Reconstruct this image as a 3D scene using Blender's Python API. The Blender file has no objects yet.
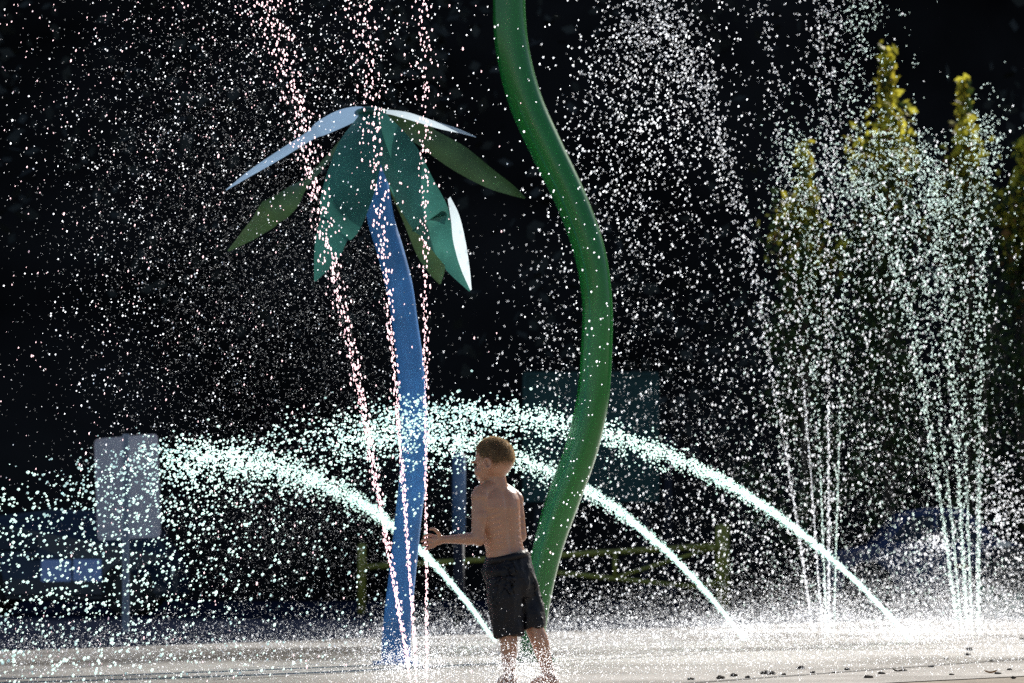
import bpy, bmesh, math, random
import numpy as np
from mathutils import Vector, Matrix, noise
R = math.radians
random.seed(7); rng = np.random.default_rng(11)
S = bpy.context.scene
COL = S.collection

# ---------------------------------------------------------------- camera frame helpers
FP = 3840.0; PITCH = math.atan(232.5 / FP); CZ = 0.5
cp, sp = math.cos(PITCH), math.sin(PITCH)
def P(px, py, Y):
    a = (px - 512) / FP; b = (341.5 - py) / FP
    d = Vector((a, cp - b * sp, sp + b * cp))
    return Vector((0, 0, CZ)) + d * (Y / d.y)
def G(px, Y):                       # point on the ground
    return Vector(((px - 512) / FP * Y, Y, 0))

# ---------------------------------------------------------------- materials
def mat(name, color=(.5, .5, .5), rough=.6, metal=0, spec=.5, var=0, vscale=5, bump=0, bscale=20, trans=0, sss=0, coat=0, alpha=None, emis=None):
    m = bpy.data.materials.new(name); m.use_nodes = True
    nt = m.node_tree; N = nt.nodes; L = nt.links
    b = N['Principled BSDF']; out = N['Material Output']
    b.inputs['Base Color'].default_value = (*color, 1)
    b.inputs['Roughness'].default_value = rough
    b.inputs['Metallic'].default_value = metal
    b.inputs['Specular IOR Level'].default_value = spec
    if coat: b.inputs['Coat Weight'].default_value = coat; b.inputs['Coat Roughness'].default_value = .14
    if sss:
        b.inputs['Subsurface Weight'].default_value = sss
        b.inputs['Subsurface Radius'].default_value = (1, .35, .2)
        b.inputs['Subsurface Scale'].default_value = .012
    tc = N.new('ShaderNodeTexCoord')
    if var:
        n = N.new('ShaderNodeTexNoise'); n.inputs['Scale'].default_value = vscale; n.inputs['Detail'].default_value = 6
        L.new(tc.outputs['Object'], n.inputs['Vector'])
        r = N.new('ShaderNodeValToRGB')
        r.color_ramp.elements[0].position = .3; r.color_ramp.elements[1].position = .7
        r.color_ramp.elements[0].color = (*[c * (1 - var) for c in color], 1)
        r.color_ramp.elements[1].color = (*[min(1, c * (1 + var)) for c in color], 1)
        L.new(n.outputs['Fac'], r.inputs['Fac']); L.new(r.outputs['Color'], b.inputs['Base Color'])
    if bump:
        n2 = N.new('ShaderNodeTexNoise'); n2.inputs['Scale'].default_value = bscale; n2.inputs['Detail'].default_value = 5
        L.new(tc.outputs['Object'], n2.inputs['Vector'])
        bp = N.new('ShaderNodeBump'); bp.inputs['Strength'].default_value = bump; bp.inputs['Distance'].default_value = .02
        L.new(n2.outputs['Fac'], bp.inputs['Height']); L.new(bp.outputs['Normal'], b.inputs['Normal'])
    if trans:
        t = N.new('ShaderNodeBsdfTranslucent'); mx = N.new('ShaderNodeMixShader'); mx.inputs[0].default_value = trans
        if var: L.new(r.outputs['Color'], t.inputs['Color'])
        else: t.inputs['Color'].default_value = (*color, 1)
        L.new(b.outputs[0], mx.inputs[1]); L.new(t.outputs[0], mx.inputs[2]); L.new(mx.outputs[0], out.inputs['Surface'])
    return m

def water_mat(name, color, soft=False):
    """backlit drop: light passes through it, some comes off its front"""
    m = bpy.data.materials.new(name); m.use_nodes = True
    nt = m.node_tree; N = nt.nodes; L = nt.links
    for n in list(N):
        if n.type == 'BSDF_PRINCIPLED': N.remove(n)
    out = N['Material Output']
    t = N.new('ShaderNodeBsdfTranslucent'); t.inputs['Color'].default_value = (*color, 1)
    g = N.new('ShaderNodeBsdfGlossy'); g.inputs['Roughness'].default_value = .25; g.inputs['Color'].default_value = (*color, 1)
    d = N.new('ShaderNodeBsdfDiffuse'); d.inputs['Color'].default_value = (*color, 1)
    t2 = N.new('ShaderNodeBsdfTranslucent'); t2.inputs['Color'].default_value = (*color, 1)
    ad = N.new('ShaderNodeAddShader'); L.new(t.outputs[0], ad.inputs[0]); (None if soft else L.new(t2.outputs[0], ad.inputs[1]))   # forward scattering of the sun
    m1 = N.new('ShaderNodeMixShader'); m1.inputs[0].default_value = .15
    L.new(ad.outputs[0], m1.inputs[1]); L.new(d.outputs[0], m1.inputs[2])
    m2 = N.new('ShaderNodeMixShader'); m2.inputs[0].default_value = .12
    L.new(m1.outputs[0], m2.inputs[1]); L.new(g.outputs[0], m2.inputs[2])
    L.new(m2.outputs[0], out.inputs['Surface'])
    return m

M = dict(
    green=mat('green_paint', (.012, .185, .028), .28, coat=.45, var=.12, vscale=3, bump=.02, bscale=60),
    blue=mat('blue_paint', (.06, .24, .62), .38, var=.22, vscale=6, bump=.05, bscale=50),
    leafA=mat('leaf_teal', (.05, .20, .165), .3, var=.35, vscale=4, trans=.35),
    leafB=mat('leaf_green', (.045, .095, .038), .3, var=.35, vscale=4, trans=.3),
    leafD=mat('leaf_skylit', (.36, .55, .80), .3, var=.08, vscale=4, trans=.6),  # sky light on the leaf top put into the base colour
    leafC=mat('leaf_sunlit_pale', (.75, .88, .97), .3, var=.06, vscale=4, trans=.7),  # pale base colour stands for sun on the leaf
    steel=mat('galvanised', (.33, .34, .36), .5, metal=.3, var=.15),
    signback=mat('sign_back', (.52, .52, .6), .5, metal=.15, var=.08, vscale=8),
    signpost=mat('sign_post', (.42, .46, .54), .6, var=.1),
    yellow=mat('yellow_paint', (.36, .34, .06), .6, var=.25, vscale=8),
    teal=mat('teal_paint', (.017, .07, .068), .7, var=.2, vscale=2),
    darkpost=mat('dark_post', (.014, .014, .026), .7, var=.2),
    paleblue=mat('pale_blue', (.11, .2, .36), .5, var=.15, vscale=9),
    skin=mat('skin', (.54, .285, .185), .34, coat=.5, var=.08, vscale=14, sss=.25, bump=.08, bscale=120),
    hair=mat('hair', (.20, .125, .065), .45, var=.3, vscale=60, trans=.5),
    strand=mat('hair_strand', (.44, .31, .18), .35, var=.35, vscale=60, trans=.65),  # lighter than the cap: backlit rim put into the strand colour
    shorts=mat('dark_cloth', (.007, .006, .010), .5, spec=.35, var=.35, vscale=22, bump=.3, bscale=45),
    eye=mat('eye', (.05, .035, .03), .2),
    bark=mat('bark', (.08, .06, .045), .9, var=.3, vscale=12),
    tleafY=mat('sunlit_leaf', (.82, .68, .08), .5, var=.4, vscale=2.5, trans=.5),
    tleafG=mat('green_leaf', (.05, .085, .016), .6, var=.4, vscale=1.5, trans=.3),  # dark green carries the shade low in the crown
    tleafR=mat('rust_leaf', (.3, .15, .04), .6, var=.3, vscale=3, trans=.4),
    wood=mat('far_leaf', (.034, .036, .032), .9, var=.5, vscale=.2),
    carbody=mat('car_paint', (.006, .02, .05), .35, coat=.15),
    carbody2=mat('car_paint_navy', (.016, .03, .105), .4, coat=.1),
    carbody3=mat('car_paint_black', (.008, .009, .012), .35, coat=.1),
    glass=mat('car_glass', (.01, .013, .018), .08, spec=.8),
    glassL=mat('pale_pane', (.35, .5, .9), .3),
    tyre=mat('tyre', (.012, .012, .012), .8),
    rim=mat('rim', (.03, .032, .036), .4, metal=.5),
    lamp=mat('lamp', (.75, .75, .72), .2),
    redlamp=mat('red_lamp', (.4, .02, .02), .3),
    orange=mat('orange_lamp', (.7, .2, .04), .4),
    stone=mat('stone', (.06, .045, .035), .9, var=.4, vscale=40),
    dry=mat('dry_leaf', (.3, .17, .05), .8, var=.3, vscale=40),
    w_mist=water_mat('water_mist', (.97, .98, 1), soft=True),
    w_white=water_mat('water_white', (.97, .98, 1)),
    w_pink=water_mat('water_pinkish', (1, .84, .87)),
    w_aqua=water_mat('water_aqua', (.85, .97, .93)),
    w_green=water_mat('water_pale_green', (.88, .97, .94)),
)

# ---------------------------------------------------------------- object helpers
def tag(o, label=None, cat=None, group=None, kind=None):
    if label: o['label'] = label
    if cat: o['category'] = cat
    if group: o['group'] = group
    if kind: o['kind'] = kind
    return o
def empty(name, loc=(0, 0, 0), rz=0):
    o = bpy.data.objects.new(name, None); COL.objects.link(o)
    o.location = loc; o.rotation_euler = (0, 0, rz); o.empty_display_size = .1
    return o
def link(name, me, material, parent=None, world=True):
    o = bpy.data.objects.new(name, me); COL.objects.link(o)
    if material is not None and not me.materials:
        me.materials.append(material)
    if parent is not None:
        o.parent = parent
        if world:                                   # vertices are given in world space
            mw = Matrix.LocRotScale(parent.location, parent.rotation_euler, None)
            q = parent.parent
            while q is not None:
                mw = Matrix.LocRotScale(q.location, q.rotation_euler, None) @ mw; q = q.parent
            me.transform(mw.inverted())
    return o
def from_bm(name, bm, material, parent=None, smooth=False, world=True):
    me = bpy.data.meshes.new(name); bmesh.ops.recalc_face_normals(bm, faces=bm.faces[:]); bm.to_mesh(me); bm.free()
    if smooth: me.shade_smooth()
    return link(name, me, material, parent, world)
def box(bm, c, size, rz=0, bev=0, mtx=None):
    r = bmesh.ops.create_cube(bm, size=1)
    vs = r['verts']
    mt = Matrix.Translation(Vector(c)) @ Matrix.Rotation(rz, 4, 'Z') @ Matrix.Diagonal((*size, 1))
    if mtx: mt = mtx @ mt
    bmesh.ops.transform(bm, matrix=mt, verts=vs)
    if bev:
        es = list({e for v in vs for e in v.link_edges})
        bmesh.ops.bevel(bm, geom=es, offset=bev, segments=2, affect='EDGES')
def frames(pts):
    out = []; n = len(pts); prev = None
    for i in range(n):
        t = (pts[min(i + 1, n - 1)] - pts[max(i - 1, 0)]).normalized()
        if prev is None:
            a = Vector((0, -1, 0)) if abs(t.y) < .9 else Vector((0, 0, 1))
            s = t.cross(a).normalized()
        else:
            s = (prev - t * prev.dot(t)).normalized()
        prev = s
        out.append((t, s, t.cross(s).normalized()))
    return out
def tube(bm, pts, rad, seg=12, caps=True, flat=1.0):
    pts = [Vector(p) for p in pts]
    if not hasattr(rad, '__len__'): rad = [rad] * len(pts)
    rings = []
    for p, r, (t, s, u) in zip(pts, rad, frames(pts)):
        rings.append([bm.verts.new(p + (s * math.cos(a) * r + u * math.sin(a) * r * flat)) for a in [2 * math.pi * k / seg for k in range(seg)]])
    for a, b in zip(rings, rings[1:]):
        for k in range(seg):
            bm.faces.new((a[k], a[(k + 1) % seg], b[(k + 1) % seg], b[k]))
    if caps:
        bm.faces.new(rings[0][::-1]); bm.faces.new(rings[-1])
def spline(pts, n):
    """Catmull-Rom through tuples"""
    pts = [np.array(p, float) for p in pts]
    P_ = [2 * pts[0] - pts[1]] + pts + [2 * pts[-1] - pts[-2]]
    out = []
    segs = len(pts) - 1
    for i in range(n):
        u = i / (n - 1) * segs; k = min(int(u), segs - 1); t = u - k
        a, b, c, d = P_[k:k + 4]
        out.append(.5 * ((2 * b) + (c - a) * t + (2 * a - 5 * b + 4 * c - d) * t * t + (3 * b - a - 3 * c + d) * t ** 3))
    return out
def ellipsoid(bm, c, radii, axes=None, seg=16):
    r = bmesh.ops.create_uvsphere(bm, u_segments=seg, v_segments=seg // 2 + 2, radius=1)
    mt = Matrix.Diagonal((*radii, 1))
    if axes: mt = Matrix((axes[0], axes[1], axes[2])).transposed().to_4x4() @ mt
    bmesh.ops.transform(bm, matrix=Matrix.Translation(Vector(c)) @ mt, verts=r['verts'])
def capsule(bm, a, b, ra, rb, seg=14):
    a = Vector(a); b = Vector(b); d = b - a; n = 6
    pts = []; rad = []
    t = d.normalized() if d.length > 1e-6 else Vector((0, 0, 1))
    for k in range(4):
        an = math.pi / 2 * (1 - k / 4) ; pts.append(a - t * ra * math.sin(an)); rad.append(max(ra * math.cos(an), ra * .02))
    for k in range(n + 1):
        pts.append(a + d * k / n); rad.append(ra + (rb - ra) * k / n)
    for k in range(1, 5):
        an = math.pi / 2 * k / 4; pts.append(b + t * rb * math.sin(an)); rad.append(max(rb * math.cos(an), rb * .02))
    tube(bm, pts, rad, seg)
def remeshed(name, bm, voxel, smooth_it, material, parent=None, world=True):
    me = bpy.data.meshes.new(name + '_src'); bmesh.ops.recalc_face_normals(bm, faces=bm.faces[:]); bm.to_mesh(me); bm.free()
    o = bpy.data.objects.new(name + '_src', me); COL.objects.link(o)
    md = o.modifiers.new('r', 'REMESH'); md.mode = 'VOXEL'; md.voxel_size = voxel
    sm = o.modifiers.new('s', 'SMOOTH'); sm.iterations = smooth_it; sm.factor = .5
    dg = bpy.context.evaluated_depsgraph_get(); dg.update()
    me2 = bpy.data.meshes.new_from_object(o.evaluated_get(dg)); me2.name = name
    bpy.data.objects.remove(o); bpy.data.meshes.remove(me)
    me2.materials.clear(); me2.shade_smooth()
    return link(name, me2, material, parent, world)

# ---------------------------------------------------------------- camera, light
cam = bpy.data.objects.new('camera', bpy.data.cameras.new('camera')); COL.objects.link(cam)
cam.location = (0, 0, CZ); cam.rotation_euler = (R(90) + PITCH, 0, 0)
cam.data.sensor_width = 36; cam.data.lens = 36 * FP / 1024; cam.data.clip_end = 3000
cam.data.dof.use_dof = True; cam.data.dof.focus_distance = 17.6; cam.data.dof.aperture_fstop = 5.6
S.camera = cam
AZ, EL = R(32), R(30)
w = bpy.data.worlds.new('World'); S.world = w; w.use_nodes = True
sky = w.node_tree.nodes.new('ShaderNodeTexSky'); sky.sky_type = 'NISHITA'; sky.sun_disc = False
sky.sun_elevation = EL; sky.sun_rotation = AZ; sky.air_density = 1; sky.dust_density = .6
bg = w.node_tree.nodes['Background']; bg.inputs['Strength'].default_value = .085
w.node_tree.links.new(sky.outputs[0], bg.inputs['Color'])
sun = bpy.data.objects.new('sun', bpy.data.lights.new('sun', 'SUN')); COL.objects.link(sun)
sun.data.energy = 5; sun.data.angle = R(.53); sun.data.color = (1, .95, .87)
sd = Vector((math.sin(AZ) * math.cos(EL), math.cos(AZ) * math.cos(EL), math.sin(EL)))
sun.rotation_euler = sd.to_track_quat('Z', 'Y').to_euler(); sun.location = (20, 60, 40)
S.view_settings.view_transform = 'Standard'; S.view_settings.look = 'None'; S.view_settings.exposure = 0
S.cycles.max_bounces = 6; S.cycles.transparent_max_bounces = 8
S.cycles.sample_clamp_indirect = 4
S.cycles.use_denoising = False

# ---------------------------------------------------------------- setting
def sheet(name, poly, z, material, label=None, cuts=0):
    bm = bmesh.new(); vs = [bm.verts.new((x, y, z)) for x, y in poly]; bm.faces.new(vs)
    o = from_bm(name, bm, material); tag(o, kind='structure', label=label)
    return o
def ground_mat():
    m = mat('dry_ground', (.05, .05, .035), .95, var=.5, vscale=.6, bump=.4, bscale=3); return m
sheet('ground', [(-900, -200), (900, -200), (900, 1500), (-900, 1500)], 0, ground_mat())
sheet('parking_lot', [(-60, 24), (70, 24), (70, 71), (-60, 71)], .004, mat('asphalt', (.014, .018, .034), 1, spec=0, var=.3, vscale=1.5, bump=.3, bscale=40))

def concrete():
    m = bpy.data.materials.new('wet_concrete'); m.use_nodes = True
    nt = m.node_tree; N = nt.nodes; L = nt.links; b = N['Principled BSDF']
    tc = N.new('ShaderNodeTexCoord')
    n1 = N.new('ShaderNodeTexNoise'); n1.inputs['Scale'].default_value = .35; n1.inputs['Detail'].default_value = 8
    n2 = N.new('ShaderNodeTexNoise'); n2.inputs['Scale'].default_value = 60; n2.inputs['Detail'].default_value = 4
    L.new(tc.outputs['Object'], n1.inputs['Vector']); L.new(tc.outputs['Object'], n2.inputs['Vector'])
    r1 = N.new('ShaderNodeValToRGB'); e = r1.color_ramp.elements
    e[0].position = .35; e[0].color = (.42, .36, .29, 1); e[1].position = .62; e[1].color = (.80, .74, .66, 1)
    L.new(n1.outputs['Fac'], r1.inputs['Fac'])
    mx = N.new('ShaderNodeMixRGB'); mx.blend_type = 'MULTIPLY'; mx.inputs[0].default_value = .5
    r2 = N.new('ShaderNodeValToRGB'); r2.color_ramp.elements[0].position = .35; r2.color_ramp.elements[1].position = .6
    r2.color_ramp.elements[0].color = (.5, .5, .5, 1)
    L.new(n2.outputs['Fac'], r2.inputs['Fac']); L.new(r1.outputs[0], mx.inputs[1]); L.new(r2.outputs[0], mx.inputs[2])
    # bright spray haze at the right put into the colour, darker to the left
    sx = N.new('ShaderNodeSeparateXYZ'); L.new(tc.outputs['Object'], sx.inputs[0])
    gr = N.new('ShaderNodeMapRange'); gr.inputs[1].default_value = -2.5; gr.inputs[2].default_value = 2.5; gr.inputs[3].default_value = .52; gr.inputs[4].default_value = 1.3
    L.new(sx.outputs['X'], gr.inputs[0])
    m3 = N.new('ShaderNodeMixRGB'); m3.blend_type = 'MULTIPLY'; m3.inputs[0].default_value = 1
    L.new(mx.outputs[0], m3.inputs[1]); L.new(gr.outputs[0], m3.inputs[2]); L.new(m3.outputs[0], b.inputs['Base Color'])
    rr = N.new('ShaderNodeMapRange'); rr.inputs[1].default_value = .4; rr.inputs[2].default_value = .6; rr.inputs[3].default_value = .25; rr.inputs[4].default_value = .8
    L.new(n1.outputs['Fac'], rr.inputs[0]); L.new(rr.outputs[0], b.inputs['Roughness'])
    bp = N.new('ShaderNodeBump'); bp.inputs['Strength'].default_value = .5; bp.inputs['Distance'].default_value = .01
    L.new(n2.outputs['Fac'], bp.inputs['Height']); L.new(bp.outputs['Normal'], b.inputs['Normal'])
    b.inputs['Specular IOR Level'].default_value = .35
    return m
CONC = concrete()
# far edge runs obliquely from left-near to right-far
E0 = Vector((-3.0, 25.0)); E1 = Vector((6.2, 46.0)); ed = (E1 - E0).normalized(); en = Vector((-ed.y, ed.x))
a0 = E0 - ed * 14; a1 = E1 + ed * 5
pad_poly = [(-7.5, 14.6), (1.2, 16.6), (3.6, 20.2), (16, 29), (16, 51), (a1.x, a1.y), (E0.x, E0.y)]
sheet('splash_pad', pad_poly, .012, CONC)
sheet('sandy_ground', [(-12, 6), (14, 6), (18, 31), (3.6, 20.4), (1.2, 16.9), (-12, 14.4)], .008, mat('sand', (.46, .38, .29), .95, var=.25, vscale=7, bump=.5, bscale=50))
jm = mat('joint', (.12, .11, .10), .9)
for k, off in enumerate([-2.2, -4.4, -6.6, -8.8, -11]):
    p0 = E0 - en * (-off) * -1 if False else E0 + Vector((ed.y, -ed.x)) * (-off)
    a = p0 - ed * 6; b_ = p0 + ed * 20; q = Vector((ed.y, -ed.x)) * .016
    if k in (1, 2, 3): sheet('expansion_joint', [tuple(a - q), tuple(b_ - q), tuple(b_ + q), tuple(a + q)], .016, jm)

# hillside: its crest throws the shade that covers the lot
def hill():
    bm = bmesh.new(); nx, ny = 120, 34; grid = []
    for j in range(ny + 1):
        row = []
        for i in range(nx + 1):
            x = -190 + 440 * i / nx; v = j / ny
            y = 70 + 100 * v
            z = 52.7 * min(1, v / .5) ** 1.05
            n = noise.fractal(Vector((x * .05, y * .05, 2)), 1, 2, 5)
            z += n * 1.6 * min(1, v * 6)
            y2 = y + noise.fractal(Vector((x * .06, y * .06, 9)), 1, 2, 4) * 1.5
            row.append(bm.verts.new((x, y2, z if j else -.5)))
        grid.append(row)
    for j in range(ny):
        for i in range(nx):
            bm.faces.new((grid[j][i], grid[j][i + 1], grid[j + 1][i + 1], grid[j + 1][i]))
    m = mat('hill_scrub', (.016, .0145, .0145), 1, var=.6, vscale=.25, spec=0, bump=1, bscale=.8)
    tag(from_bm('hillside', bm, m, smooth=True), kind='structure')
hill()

def quads_mesh(name, C, A, B, mats, mi=None):
    """quads with centre C and half-axes A, B (arrays n x 3)"""
    n = len(C); V = np.empty((n, 4, 3), np.float32)
    V[:, 0] = C - A; V[:, 1] = C - B * .6; V[:, 2] = C + A; V[:, 3] = C + B * .6
    me = bpy.data.meshes.new(name)
    me.vertices.add(n * 4); me.vertices.foreach_set('co', V.ravel())
    me.loops.add(n * 4); me.loops.foreach_set('vertex_index', np.arange(n * 4, dtype=np.int32))
    me.polygons.add(n); me.polygons.foreach_set('loop_start', np.arange(0, n * 4, 4, dtype=np.int32))
    for m in mats: me.materials.append(m)
    if mi is not None: me.polygons.foreach_set('material_index', np.asarray(mi, np.int32))
    me.update(); me.validate()
    return me
def rand_unit(n):
    v = rng.normal(size=(n, 3)); return v / np.linalg.norm(v, axis=1)[:, None]
def leaf_axes(n, size):
    a = rand_unit(n); b = np.cross(a, rand_unit(n)); b /= np.linalg.norm(b, axis=1)[:, None]
    s = size * rng.uniform(.6, 1.3, (n, 1)); return a * s, b * s
def wood():
    n = 60000; cl = 900
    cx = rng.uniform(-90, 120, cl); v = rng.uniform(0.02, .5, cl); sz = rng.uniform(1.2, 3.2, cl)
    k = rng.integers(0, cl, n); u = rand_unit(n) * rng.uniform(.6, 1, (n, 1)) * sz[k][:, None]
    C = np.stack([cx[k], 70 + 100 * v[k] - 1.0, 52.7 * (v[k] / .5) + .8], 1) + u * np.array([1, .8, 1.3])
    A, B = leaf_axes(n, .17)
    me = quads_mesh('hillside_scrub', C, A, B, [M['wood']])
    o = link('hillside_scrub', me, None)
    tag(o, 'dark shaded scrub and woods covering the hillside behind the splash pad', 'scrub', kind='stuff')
wood()

# ---------------------------------------------------------------- saplings at the right
def sapling(px, pytop, halfw, Y, label, nleaf, seed, nshoot=9, low=.12, yellow=1.0):
    r = random.Random(seed); g = np.random.default_rng(seed)
    base = G(px, Y); H = P(px, pytop, Y).z; hw = halfw / FP * Y
    t = empty('leafy_sapling', base); tag(t, label, 'tree', 'young trees behind the lot')
    bm = bmesh.new()
    trunk = [base + Vector((noise.noise(Vector((seed, k, 0))) * .12, noise.noise(Vector((seed, k, 5))) * .12, H * .97 * k / 9)) for k in range(10)]
    tube(bm, trunk, [.075 * (1 - k / 10) + .008 for k in range(10)], 8)
    from_bm('trunk', bm, M['bark'], t, True)
    C = []; T = []
    lb = bmesh.new()
    for s in range(nshoot * 3):
        f = s / (nshoot * 3); h0 = H * (low + (.80 - low) * f); i0 = h0 / (H * .97) * 9; k = int(i0)
        p0 = trunk[k].lerp(trunk[min(9, k + 1)], i0 - k)
        az = r.uniform(0, 6.283); reach = hw * r.uniform(.55, 1.1) * (1.15 - .6 * f)
        top = min(h0 + H * r.uniform(.10, .25), H * (.93 - .5 * abs(r.gauss(0, .1))) - (reach * 1.1))
        d = Vector((math.cos(az) * reach, math.sin(az) * reach, max(.25, top - h0)))
        pts = [p0 + Vector((d.x * (1 - (1 - q) ** 1.6), d.y * (1 - (1 - q) ** 1.6), d.z * q ** 1.2)) for q in [j / 5 for j in range(6)]]
        tube(lb, pts, [.022 * (1 - q / 6) + .004 for q in range(6)], 5)
        for j in range(int(nleaf / (nshoot * 3.6))):
            q = r.random() ** .8 * 5; k2 = min(int(q), 4)
            c = pts[k2].lerp(pts[k2 + 1], q - k2)
            C.append(tuple(c + Vector((r.gauss(0, .1), r.gauss(0, .1), r.gauss(0, .1)))))
    # the leader
    for j in range(nleaf // 6):
        q = .62 + .38 * r.random() ** .8; i0 = q * 9; k = min(int(i0), 8)
        c = trunk[k].lerp(trunk[k + 1], i0 - k); sc = .005 + .30 * (1 - q)
        C.append(tuple(c + Vector((r.gauss(0, sc + .03), r.gauss(0, sc + .03), r.gauss(0, .06)))))
    from_bm('limb', lb, M['bark'], t, True)
    C = np.array(C); n = len(C); A, B = leaf_axes(n, .088); g_ = np.clip(C[:, 2] / H, .6, 1)[:, None]; A = A * g_ * .9; B = B * g_ * .9
    pr = np.clip((C[:, 2] / H - .66) / .2, 0, 1) * .9 * yellow; x = g.random(n)  # sun on the tips and shade below put into leaf colour by height
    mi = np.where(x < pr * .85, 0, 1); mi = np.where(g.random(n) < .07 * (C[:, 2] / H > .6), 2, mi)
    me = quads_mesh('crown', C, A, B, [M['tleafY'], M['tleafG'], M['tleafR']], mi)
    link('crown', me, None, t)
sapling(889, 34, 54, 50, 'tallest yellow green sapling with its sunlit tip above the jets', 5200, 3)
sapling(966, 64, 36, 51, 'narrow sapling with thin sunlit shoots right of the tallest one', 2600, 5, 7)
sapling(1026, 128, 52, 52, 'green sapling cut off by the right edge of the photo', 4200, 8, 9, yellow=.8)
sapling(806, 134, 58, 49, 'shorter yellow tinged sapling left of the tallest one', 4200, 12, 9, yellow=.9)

# ---------------------------------------------------------------- curved green pole
def pole():
    Y = 21.4; base = G(531, Y); t = empty('curved_spray_pole', base)
    tag(t, 'tall green painted steel pipe curving in an S behind the boy', 'spray pole')
    cl = [(-330, 560), (-240, 538), (-150, 520), (-70, 511), (0, 509), (50, 512.5), (100, 525), (150, 547), (200, 571), (250, 589), (300, 597), (350, 596.5), (400, 592.5), (450, 581), (500, 563), (540, 550), (580, 541), (620, 535), (661, 531)]
    wd = [24, 26, 28, 31, 33, 34.5, 35, 34.5, 33, 32.5, 31, 32, 33, 34, 34, 31, 28, 25, 25]
    s = spline([(y, x, w_) for (y, x), w_ in zip(cl, wd)], 130)
    pts = [P(x, y, Y) for y, x, _ in s]; pts[-1].z = 0.0
    rad = [w_ / 2 / FP * Y * .985 for *_, w_ in s]
    bm = bmesh.new(); tube(bm, pts, rad, 32); from_bm('pipe', bm, M['green'], t, True)
    bm = bmesh.new(); b = pts[-1]
    tube(bm, [b + Vector((0, 0, .013)), b + Vector((0, 0, .035))], .15, 28)
    fl = from_bm('base_flange', bm, M['green'], t)
    for k in range(6):
        a = k * math.pi / 3; c = b + Vector((math.cos(a) * .115, math.sin(a) * .115, .0352)); bm = bmesh.new(); tube(bm, [c, c + Vector((0, 0, .02))], .012, 6)
        from_bm('bolt', bm, M['steel'], fl)
    bm = bmesh.new(); a = pts[0]; tube(bm, [a, a + Vector((.02, 0, .05)), a + Vector((.06, 0, .08))], [.05, .04, .025], 16)
    from_bm('nozzle', bm, M['steel'], t, True)
pole()

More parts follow.
